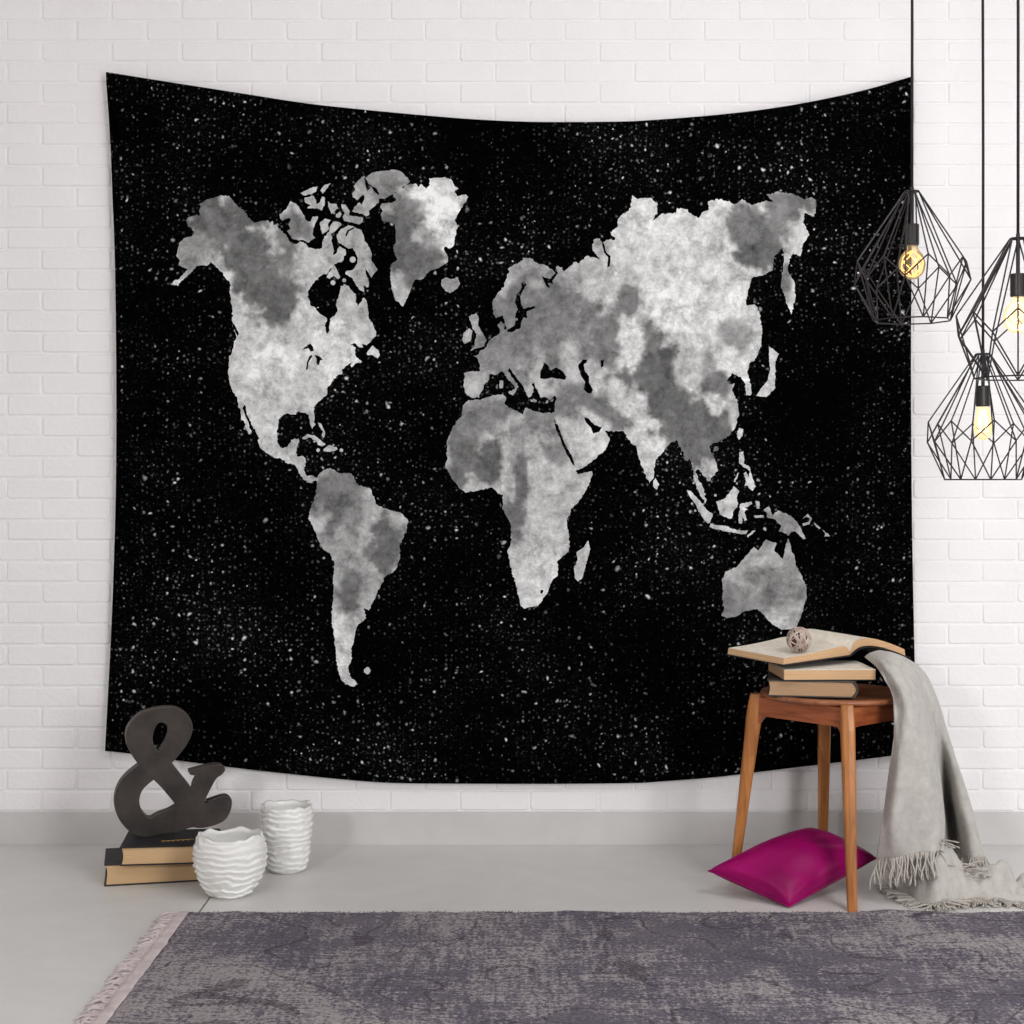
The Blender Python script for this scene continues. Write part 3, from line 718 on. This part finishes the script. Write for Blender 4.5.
def smooth_loop(p, n=3, corner=1.15):
    out = []; m_ = len(p)
    for i in range(m_):
        p0, p1, p2, p3 = (Vector(p[(i+j-1) % m_]) for j in range(4))
        def ang(a, b, c): 
            u, w = (b-a), (c-b); return u.angle(w)
        s1 = ang(p0, p1, p2) > corner; s2 = ang(p1, p2, p3) > corner
        m1 = Vector((0,0)) if s1 else (p2-p0)*.5; m2 = Vector((0,0)) if s2 else (p3-p1)*.5
        if s1: m1 = (p2-p1)
        if s2: m2 = (p2-p1)
        for j in range(n):
            t = j/n; t2, t3 = t*t, t*t*t
            out.append(tuple((2*t3-3*t2+1)*p1+(t3-2*t2+t)*m1+(-2*t3+3*t2)*p2+(t3-t2)*m2))
    return out
AR = math.radians(17.5); SCL = .988*3.68/F/5.12
def amp_pts(poly): return [(((x-430)*SCL)/math.cos(AR-.215), (702-y)*SCL) for x, y in poly]
loops = [amp_pts(smooth_loop(q)) for q in (outer, h1, h2)]
P2, E2 = [], []
for lp in loops:
    s = len(P2); P2 += [Vector(p) for p in lp]; E2 += [(s+i, s+(i+1) % len(lp)) for i in range(len(lp))]
av, ae, af, _, _, _ = delaunay_2d_cdt(P2, E2, [], 0, 1e-7)
bm = bmesh.new(); TH = .034
vf = [bm.verts.new((p.x, -TH/2, p.y)) for p in av]
keep = []
for f in af:
    c = (sum(av[i].x for i in f)/len(f), sum(av[i].y for i in f)/len(f))
    if inside(c, loops[0]) and not inside(c, loops[1]) and not inside(c, loops[2]): keep.append(bm.faces.new([vf[i] for i in f]))
for q in [q for q in bm.verts if not q.link_faces]: bm.verts.remove(q)
bmesh.ops.recalc_face_normals(bm, faces=bm.faces)
r = bmesh.ops.extrude_face_region(bm, geom=bm.faces[:])
bmesh.ops.translate(bm, verts=[g for g in r['geom'] if isinstance(g, bmesh.types.BMVert)], vec=(0, TH, 0))
bmesh.ops.recalc_face_normals(bm, faces=bm.faces)
es = [e for e in bm.edges if len(e.link_faces) == 2 and e.calc_face_angle(0) > 1.2 and abs(e.verts[0].co.y-e.verts[1].co.y) < 1e-5]
bmesh.ops.bevel(bm, geom=es, offset=.0012, segments=1, affect='EDGES')
for f in bm.faces:
    if abs(f.normal.y) < .8: f.material_index = 1
zmin = min(v.co.z for v in bm.verts)
bmesh.ops.translate(bm, verts=bm.verts, vec=(0, 0, -zmin))
o = obj('ampersand_ornament', bm, [M['iron_wood'], M['edge_wood']])
pa = P(90+428/5.12, 838, 3.715)
o.location = (pa.x, pa.y, TOPZ); o.rotation_euler = (0, 0, AR)
tag(o, 'dark wooden ampersand & standing upright on two black books', 'ornament')

# ------------------------------------------------------------------ ceramics
def ribbed(name, loc, prof, nrib, amp, label, cat, seed, scallop):
    Hh = prof[-1][1]; pc = catmull(prof, 12)
    def rad(z):
        for (a, b), (c, d) in zip(pc, pc[1:]):
            if b <= z <= d: return a+(c-a)*(z-b)/max(d-b, 1e-9)
        return pc[-1][0]
    bm = bmesh.new(); rows_ = 110; seg = 96; rings = []
    for i in range(rows_+1):
        z = Hh*i/rows_; ring = []
        for k in range(seg):
            a = 2*PI*k/seg; ca, sa = math.cos(a), math.sin(a)
            zz = z/Hh
            wv = noise.noise(Vector((ca*1.8, sa*1.8, seed+z*26)))*.75 + .30*noise.noise(Vector((ca*5, sa*5, seed+7+z*70)))
            ph = (zz*nrib+wv*.9) % 1.0
            st_ = amp*(min(1, ph*1.25)**1.3*(1 if ph < .8 else (1-ph)/.2)) if zz > .03 else 0      # overlapping strips of clay
            st_ *= 1-.55*max(0, (zz-.80)/.20)
            st_ += .0016*noise.noise(Vector((ca*6, sa*6, seed+z*60)))*min(1, zz*20)
            dz = scallop*max(0, (zz-.75)/.25)**2*(noise.noise(Vector((ca*2.6, sa*2.6, seed+3)))*1.4)
            r_ = rad(z)+st_
            ring.append(bm.verts.new((r_*ca, r_*sa, z+dz)))
        rings.append(ring)
    for i in range(rows_):
        for k in range(seg): bm.faces.new((rings[i][k], rings[i][(k+1) % seg], rings[i+1][(k+1) % seg], rings[i+1][k]))
    prev = rings[-1]; th = .0045
    for i in range(14):                                          # inner wall
        z = Hh*(1-(i+.5)/14.0)*.985+.006; ring = []
        for k in range(seg):
            a = 2*PI*k/seg; ca, sa = math.cos(a), math.sin(a); zz = z/Hh
            dz = scallop*max(0, (zz-.75)/.25)**2*(noise.noise(Vector((ca*2.6, sa*2.6, seed+3)))*1.4)
            r_ = rad(z)-th+(.003*math.sin(zz*nrib*6.28)*.4); ring.append(bm.verts.new((r_*ca, r_*sa, z+dz)))
        for k in range(seg): bm.faces.new((prev[k], prev[(k+1) % seg], ring[(k+1) % seg], ring[k]))
        prev = ring
    bm.faces.new(prev); bm.faces.new(rings[0][::-1])
    o = obj(name, bm, M['ceramic'], smooth=True); o.location = loc
    return tag(o, label, cat)
ribbed('ceramic_bowl', (-.620, -.482, 0), [(.038,0), (.050,.012), (.064,.035), (.074,.062), (.0765,.090), (.074,.114), (.069,.134)], 9.5, .0058,
       'round white ribbed ceramic bowl standing in front of the black books', 'bowl', 2.3, .007)
ribbed('ceramic_vase', (-.526, -.262, 0), [(.036,0), (.043,.008), (.050,.04), (.055,.08), (.0575,.12), (.0580,.155)], 11, .0048,
       'tall white ribbed ceramic vase standing behind and right of the bowl', 'vase', 9.1, .005)

# ------------------------------------------------------------------ cushion
q = {'N': P(789, 907, 3.405), 'W': P(708, 871, 3.50), 'E': P(877, 858, 3.55), 'B': P(810, 829, 3.67)}
nC = 44; bm = bmesh.new(); tops_, bots_ = {}, {}
nrm = (q['E']-q['N']).cross(q['W']-q['N']).normalized()
if nrm.z < 0: nrm = -nrm
cen = sum(q.values(), Vector())/4
for i in range(nC+1):
    for j in range(nC+1):
        s, t = i/nC, j/nC
        # edges pull in between the corners
        ps, pt = s, t
        pin = .032
        ps = .5+(s-.5)*(1-pin*2*(4*t*(1-t))*abs(2*s-1)**2*.9); pt = .5+(t-.5)*(1-pin*2*(4*s*(1-s))*abs(2*t-1)**2*.9)
        c = q['N']*(1-ps)*(1-pt)+q['E']*ps*(1-pt)+q['W']*(1-ps)*pt+q['B']*ps*pt
        b_ = (max(0, 16*s*(1-s)*t*(1-t)))**.42
        wr = noise.noise(Vector((s*3.2+t, t*3.2, 5)))*.007*b_ + .006*b_*math.sin(11*s+6*t)*(1-abs(2*t-1))
        # creases running in from the corners
        e1 = c+nrm*(.060*b_+wr); e2 = c-nrm*(.040*b_)
        e2.z = max(e2.z, .0012+.0*b_); e1.z = max(e1.z, .004)
        edge = i in (0, nC) or j in (0, nC)
        tops_[i, j] = bm.verts.new(e1); bots_[i, j] = tops_[i, j] if edge else bm.verts.new(e2)
for i in range(nC):
    for j in range(nC):
        bm.faces.new((tops_[i,j], tops_[i+1,j], tops_[i+1,j+1], tops_[i,j+1]))
        try: bm.faces.new((bots_[i,j], bots_[i,j+1], bots_[i+1,j+1], bots_[i+1,j]))
        except ValueError: pass
rim = [tops_[i,0].co.copy() for i in range(nC)]+[tops_[nC,j].co.copy() for j in range(nC)]+[tops_[nC-i,nC].co.copy() for i in range(nC)]+[tops_[0,nC-j].co.copy() for j in range(nC+1)]
cu = obj('velvet_cushion', bm, M['velvet'], smooth=True)
tag(cu, 'magenta velvet cushion lying on the floor between the stool legs', 'cushion')
bm = bmesh.new(); tube(bm, [(p.x, p.y, max(p.z, .0022)) for p in rim], .0014, 6); obj('seam', bm, M['velvet'], cu, smooth=True)

# ------------------------------------------------------------------ throw
th_ = thing('throw_blanket', (.93, -.5, 0), 'grey linen throw with fringed ends draped off the stool to the floor', 'blanket')
off = Vector((.93, -.5, 0))
def rowp(y, pts): return [tuple(P(px, y+dy, d)-off) for px, d, dy in pts]
rows_key = [
 rowp(657, [(865,3.575,0),(869,3.565,-3),(874,3.56,-5),(878,3.57,-6),(882,3.58,-6),(885,3.60,-5),(888,3.62,-3),(891,3.65,0),(894,3.68,3),(895,3.71,6)]),
 rowp(665, [(877,3.51,2),(881,3.49,-2),(886,3.485,-6),(890,3.50,-9),(896,3.52,-10),(900,3.55,-9),(905,3.58,-7),(909,3.62,-4),(912,3.66,0),(912,3.71,5)]),
 rowp(678, [(885,3.46,2),(890,3.445,0),(897,3.44,-4),(906,3.48,-7),(912,3.52,-8),(916,3.55,-8),(920,3.58,-7),(924,3.62,-5),(926,3.68,-2),(924,3.74,2)]),
 rowp(698, [(893,3.44,0),(899,3.415,0),(908,3.41,0),(918,3.45,-2),(923,3.51,-2),(926,3.55,-2),(931,3.56,-2),(935,3.60,0),(937,3.67,0),(932,3.74,0)]),
 rowp(730, [(894.5,3.42,0),(901,3.40,0),(912,3.395,0),(923,3.43,0),(931,3.50,0),(933,3.56,0),(938,3.57,0),(944,3.60,0),(947,3.67,0),(941,3.74,0)]),
 rowp(765, [(890,3.43,0),(900,3.40,0),(914,3.40,0),(929,3.42,0),(938,3.48,0),(937,3.58,0),(944,3.70,0),(952,3.64,0),(958,3.66,0),(951,3.74,0)]),
 rowp(800, [(885,3.43,0),(897,3.40,0),(914,3.40,0),(931,3.42,0),(942,3.47,0),(939,3.60,0),(948,3.82,0),(957,3.66,0),(969,3.66,0),(962,3.74,0)]),
 rowp(830, [(881,3.43,0),(894,3.41,0),(912,3.41,0),(930,3.42,0),(944,3.46,-2),(941,3.60,-3),(952,3.84,-2),(962,3.66,0),(977,3.65,0),(972,3.73,0)]),
 rowp(856, [(877,3.47,3),(891,3.44,1),(909,3.42,-1),(926,3.42,-4),(941,3.45,-6),(942,3.60,-8),(954,3.84,-5),(967,3.65,0),(984,3.64,1),(980,3.72,2)]),
]
cols = [catmull([r_[k] for r_ in rows_key], 8) for k in range(10)]
nrow = len(cols[0])
grid = [catmull([cols[k][i] for k in range(10)], 7) for i in range(nrow)]
bm = bmesh.new(); gv = []
for i, r_ in enumerate(grid):
    lst = []
    for j, p in enumerate(r_):
        p = Vector(p); f = min(1, i/30)
        w = noise.noise(Vector((j*.09+i*.03, i*.045, 2)))*.012*f + noise.noise(Vector((j*.16-i*.07, i*.06, 8)))*.0075 + noise.noise(Vector((j*.3+i*.1, i*.2, 5)))*.003
        w += .0035*math.sin(j*.42+i*.03+2.0*noise.noise(Vector((i*.05, j*.03, 0))))*f
        p.y += w; p.x += w*.4; lst.append(bm.verts.new(p))
    gv.append(lst)
for i in range(nrow-1):
    for j in range(len(gv[0])-1): bm.faces.new((gv[i][j], gv[i][j+1], gv[i+1][j+1], gv[i+1][j]))
hem = [v_.co.copy() for v_ in gv[-1]]
o = obj('draped_cloth', bm, M['linen'], th_, smooth=True)
md = o.modifiers.new('thickness', 'SOLIDIFY'); md.thickness = .003; md.offset = 0
# the end of the throw lying on the floor: crumpled sheet
heap = [P(893,880,3.56), P(905,893,3.50), P(918,904,3.44), P(935,910,3.405), P(950,908,3.42), P(968,905,3.44), P(988,905,3.44), P(1010,905,3.44), P(1030,902,3.45),
        P(1030,885,3.575), P(1005,886,3.565), P(985,888,3.555), P(958,889,3.545), P(930,889,3.545), P(905,886,3.56)]
hp = [(v_.x, v_.y) for v_ in heap]
hp = smooth_loop(hp, 4, 9)
HX0, HX1 = min(p[0] for p in hp)-.01, max(p[0] for p in hp)+.01; HY0, HY1 = min(p[1] for p in hp)-.01, max(p[1] for p in hp)+.01
def dist_poly(x, y, poly):
    best = 9
    for i in range(len(poly)):
        a = Vector(poly[i]); b = Vector(poly[(i+1) % len(poly)]); p = Vector((x, y)); ab = b-a
        t = max(0, min(1, (p-a).dot(ab)/max(ab.length_squared, 1e-12))); best = min(best, (p-(a+ab*t)).length)
    return best
ridges = [((.845,-.495),(.915,-.575),.034,.020),((.922,-.585),(.937,-.50),.056,.030),((1.045,-.56),(1.08,-.47),.045,.018),((1.00,-.56),(1.02,-.49),.050,.026),
          ((.885,-.475),(.95,-.51),.055,.020),((1.05,-.55),(1.10,-.47),.018,.016),((.90,-.53),(.955,-.56),.045,.018)]
def heap_h(x, y):
    e = dist_poly(x, y, hp); h = .006*min(1, e/.01)
    p = Vector((x, y))
    for a, b, hh, wd in ridges:
        a = Vector(a); b = Vector(b); ab = b-a; t = max(0, min(1, (p-a).dot(ab)/ab.length_squared)); d_ = (p-(a+ab*t)).length
        h += hh*math.exp(-(d_/wd)**2)*min(1, e/.034)**.7
    h += max(0, .45+noise.noise(Vector((x*24, y*20, 4)))*1.1+.4*noise.noise(Vector((x*50, y*45, 8))))*.026*min(1, e/.02)
    h += max(0, .25-abs(noise.noise(Vector((x*17+y*9, y*13-x*5, 6)))))*.055*min(1, e/.025)
    return max(h, .0025)
P3 = [Vector(p) for p in hp]; E3 = [(i, (i+1) % len(P3)) for i in range(len(P3))]
yy = HY0
while yy < HY1:
    xx = HX0
    while xx < HX1:
        if inside((xx, yy), hp) and dist_poly(xx, yy, hp) > .003: P3.append(Vector((xx, yy)))
        xx += .0048
    yy += .0048
hv, he, hf, _, _, _ = delaunay_2d_cdt(P3, E3, [], 0, 1e-6)
bm = bmesh.new(); vs = [bm.verts.new(Vector((p.x, p.y, heap_h(p.x, p.y)))-off) for p in hv]
for f in hf:
    c = (sum(hv[i].x for i in f)/len(f), sum(hv[i].y for i in f)/len(f))
    if inside(c, hp): bm.faces.new([vs[i] for i in f])
for v_ in [v_ for v_ in bm.verts if not v_.link_faces]: bm.verts.remove(v_)
o = obj('crumpled_end', bm, M['linen'], th_, smooth=True)
if sum(p.normal.z for p in o.data.polygons) < 0: o.data.flip_normals()
md = o.modifiers.new('thickness', 'SOLIDIFY'); md.thickness = .0025; md.offset = 1
# fringes
bm = bmesh.new()
def strand(p, dirv, ln, fl=True):
    if p.z < .2 and math.hypot(p.x-.952, p.y+.402) < ln+.022: return      # keeps clear of the stool leg
    pts_ = [p.copy()]; v_ = Vector(dirv).normalized(); w1, w2 = random.random()*6, random.random()*6
    n = 7
    for i in range(1, n+1):
        u = i/n
        v2_ = v_ + Vector((math.sin(w1+u*5)*.28, math.sin(w2+u*4)*.28, 0))
        nx = pts_[-1]+v2_*ln/n
        fz = heap_h(nx.x, nx.y)+.0016 if inside((nx.x, nx.y), hp) else .0026
        if nx.z < fz:
            nx.z = fz; v_ = Vector((v_.x+random.uniform(-.25,.25), v_.y-.25, 0)).normalized() if fl else v_
        pts_.append(nx)
    tube(bm, [q_-off for q_ in pts_], [.0021,.0023,.0020,.0019,.0019,.0018,.0022,.0013], 5)
hm = [h_+off for h_ in hem]
for i in range(len(hm)-1):
    for s in range(3):
        if random.random() < .15: continue
        p = hm[i].lerp(hm[i+1], (s+random.random())/3); strand(p+Vector((0,0,.002)), (random.uniform(-.3,.3), -.25+random.uniform(-.25,.2), -1), random.uniform(.045,.07))
for k in range(320):
    i = random.randrange(len(hp)); a = Vector(hp[i]); b = Vector(hp[(i+1) % len(hp)])
    if a.y > -.42: continue
    p = a.lerp(b, random.random()); nrm2 = Vector((b.y-a.y, a.x-b.x)).normalized()
    if inside(tuple(p+nrm2*.01), hp): nrm2 = -nrm2
    an = random.uniform(-.9,.9); dv = Vector((nrm2.x*math.cos(an)-nrm2.y*math.sin(an), nrm2.x*math.sin(an)+nrm2.y*math.cos(an), random.uniform(-.25,.04)))
    q_ = p-nrm2*.002
    strand(Vector((q_.x, q_.y, heap_h(q_.x, q_.y)+.002)), dv, random.uniform(.022,.048), False)
for (x_, y_) in ((.985,-.52),(1.0,-.50),(1.02,-.53)):
    for k in range(7): strand(Vector((x_+random.uniform(-.015,.015), y_+random.uniform(-.015,.015), heap_h(x_, y_)+.004)), (random.uniform(-1,1), random.uniform(-1,.3), .1), .035)
o = obj('fringe', bm, M['linen_fringe'], th_, smooth=True); o['kind'] = 'stuff'

# ------------------------------------------------------------------ rug
RX0, RX1, RY1, RY0 = -.675, 1.75, -.652, -2.35
rg = thing('woven_rug', (0, -1.45, 0), 'faded purple-grey distressed rug with pale fringed end on the grey floor', 'rug')
ro = Vector((0, -1.45, 0))
def ry1(x): return RY1 + .015*noise.noise(Vector((x*7, 0, 1))) + .007*noise.noise(Vector((x*30, 0, 2)))
bm = bmesh.new(); nx, ny = 420, 120; tv = []
for j in range(ny+1):
    v_ = (j/ny); r_ = []
    for i in range(nx+1):
        x = RX0+(RX1-RX0)*i/nx; ye = ry1(x); y = ye+(RY0-ye)*v_**1.6
        z = .0085+.0012*noise.noise(Vector((x*5, y*5, 0)))+.0009*noise.noise(Vector((x*60, y*60, 3)))
        z += .0045*math.exp(-((y-ye+.012)/.016)**2)*max(0, noise.noise(Vector((x*4.2, 7, 1))))*2.2      # lifted border
        if j == 0: z = .003
        r_.append(bm.verts.new(Vector((x, y, z))-ro))
    tv.append(r_)
for j in range(ny):
    for i in range(nx): bm.faces.new((tv[j][i], tv[j][i+1], tv[j+1][i+1], tv[j+1][i]))
# skirt down to the floor
edge = tv[0][::1]; cyc = tv[0]+[tv[j][-1] for j in range(1, ny+1)]+tv[-1][-2::-1]+[tv[j][0] for j in range(ny-1, 0, -1)]
low = [bm.verts.new((v_.co.x, v_.co.y, .0006)) for v_ in cyc]
for k in range(len(cyc)):
    j = (k+1) % len(cyc); bm.faces.new((cyc[k], cyc[j], low[j], low[k]))
bm.faces.new(low)
obj('pile', bm, M['rug'], rg, smooth=True)
bm = bmesh.new()                                                # woven end band
tv = []
for j in range(161):
    y = ry1(RX0)-.002+(RY0-RY1)*j/160; r_ = []
    for i in range(6):
        x = RX0-.027+.031*i/5+.0025*noise.noise(Vector((y*14, i*.2, 3)))
        r_.append(bm.verts.new(Vector((x, y, .0050+(.0055 if 0 < i < 5 else 0)+(.0006*math.sin(y*500))))-ro))
    tv.append(r_)
for j in range(160):
    for i in range(5): bm.faces.new((tv[j][i], tv[j][i+1], tv[j+1][i+1], tv[j+1][i]))
cyc = tv[0]+[tv[j][-1] for j in range(1, 161)]+tv[-1][-2::-1]+[tv[j][0] for j in range(159, 0, -1)]
low = [bm.verts.new((v_.co.x, v_.co.y, .0006)) for v_ in cyc]
for k in range(len(cyc)):
    j = (k+1) % len(cyc); bm.faces.new((cyc[k], cyc[j], low[j], low[k]))
bm.faces.new(low)
tag(obj('end_band', bm, M['binding'], rg, smooth=True), 'pale woven band')
bm = bmesh.new()
y = RY1-.003
while y > RY0:
    a = random.uniform(-.8,.6); ln = random.uniform(.024,.040); p = Vector((RX0-.024, y, .005)); pp = [p-ro]; w = random.random()*6
    for i in range(1, 7):
        u = i/6; q_ = Vector((p.x-ln*u, y+ln*u*a+.004*math.sin(w+u*6), .0030+.0055*math.sin(PI*u)*random.uniform(.3,1.0)))
        pp.append(q_-ro)
    tube(bm, pp, [.0030,.0032,.003,.0028,.0026,.0024,.0012], 5)
    y -= random.uniform(.006,.011)
o = obj('fringe', bm, M['binding'], rg, smooth=True); o['kind'] = 'stuff'
bm = bmesh.new()                                                # frayed pile along the far edge
for k in range(1500):
    x = random.uniform(RX0, RX1); y = ry1(x)-.003; l = random.uniform(.003,.008)
    p = Vector((x, y, random.uniform(.002,.009))); tube(bm, [p-ro, p-ro+Vector((random.uniform(-.004,.004), l, random.uniform(-.001,.003)))], [.0011,.0005], 3)
o = obj('frayed_edge', bm, M['rug'], rg); o['kind'] = 'stuff'

# ------------------------------------------------------------------ light
def area(name, loc, target, size, power, col=(1,1,1), sy=None):
    l = bpy.data.lights.new(name, 'AREA'); l.energy = power; l.color = col; l.size = size
    if sy: l.shape = 'RECTANGLE'; l.size_y = sy
    o = bpy.data.objects.new(name, l); C.objects.link(o); o.location = loc
    o.rotation_euler = (Vector(target)-Vector(loc)).to_track_quat('-Z', 'Y').to_euler(); return o
dk = Vector((.316, .908, -.276)).normalized()
area('lamp_front_left', Vector((0,-.2,.3))-dk*5.2, (0,-.2,.3), .38, 150*.31, (1,.99,.98))
area('window_right', (2.9, -2.0, .45), (.6, 0, .1), 1.0, 105*.12, (1,.995,1), .7)
area('fill_overhead', (1.6, -2.4, 2.6), (.6, -.6, 0), 1.0, 60*.62, (1,.995,1), 1.0)  # added fill light under the closed ceiling, brightens the floor; no real opening
area('fill_front_right', (1.6, -3.6, 1.0), (1.0, 0, .6), 1.0, 60*.98, (1,.995,1), 1.2)  # added soft fill from front right, lifts the lower wall; no window there
w = bpy.data.worlds.new('World'); bpy.context.scene.world = w; w.use_nodes = True
w.node_tree.nodes['Background'].inputs[0].default_value = (.99, .99, 1.0, 1); w.node_tree.nodes['Background'].inputs[1].default_value = .11

# ------------------------------------------------------------------ camera
cam = bpy.data.cameras.new('camera'); co = bpy.data.objects.new('camera', cam); C.objects.link(co)
co.location = (0, -D, H); co.rotation_euler = (PI/2, 0, 0)
cam.sensor_width = 36; cam.lens = 36*F/1024; cam.shift_y = (YH-512)/1024.0
cam.clip_start = .05
s = bpy.context.scene; s.camera = co
vs_ = s.view_settings; vs_.view_transform = 'Standard'; vs_.look = 'None'; vs_.exposure = -0.38; vs_.gamma = 1; vs_.use_curve_mapping = False
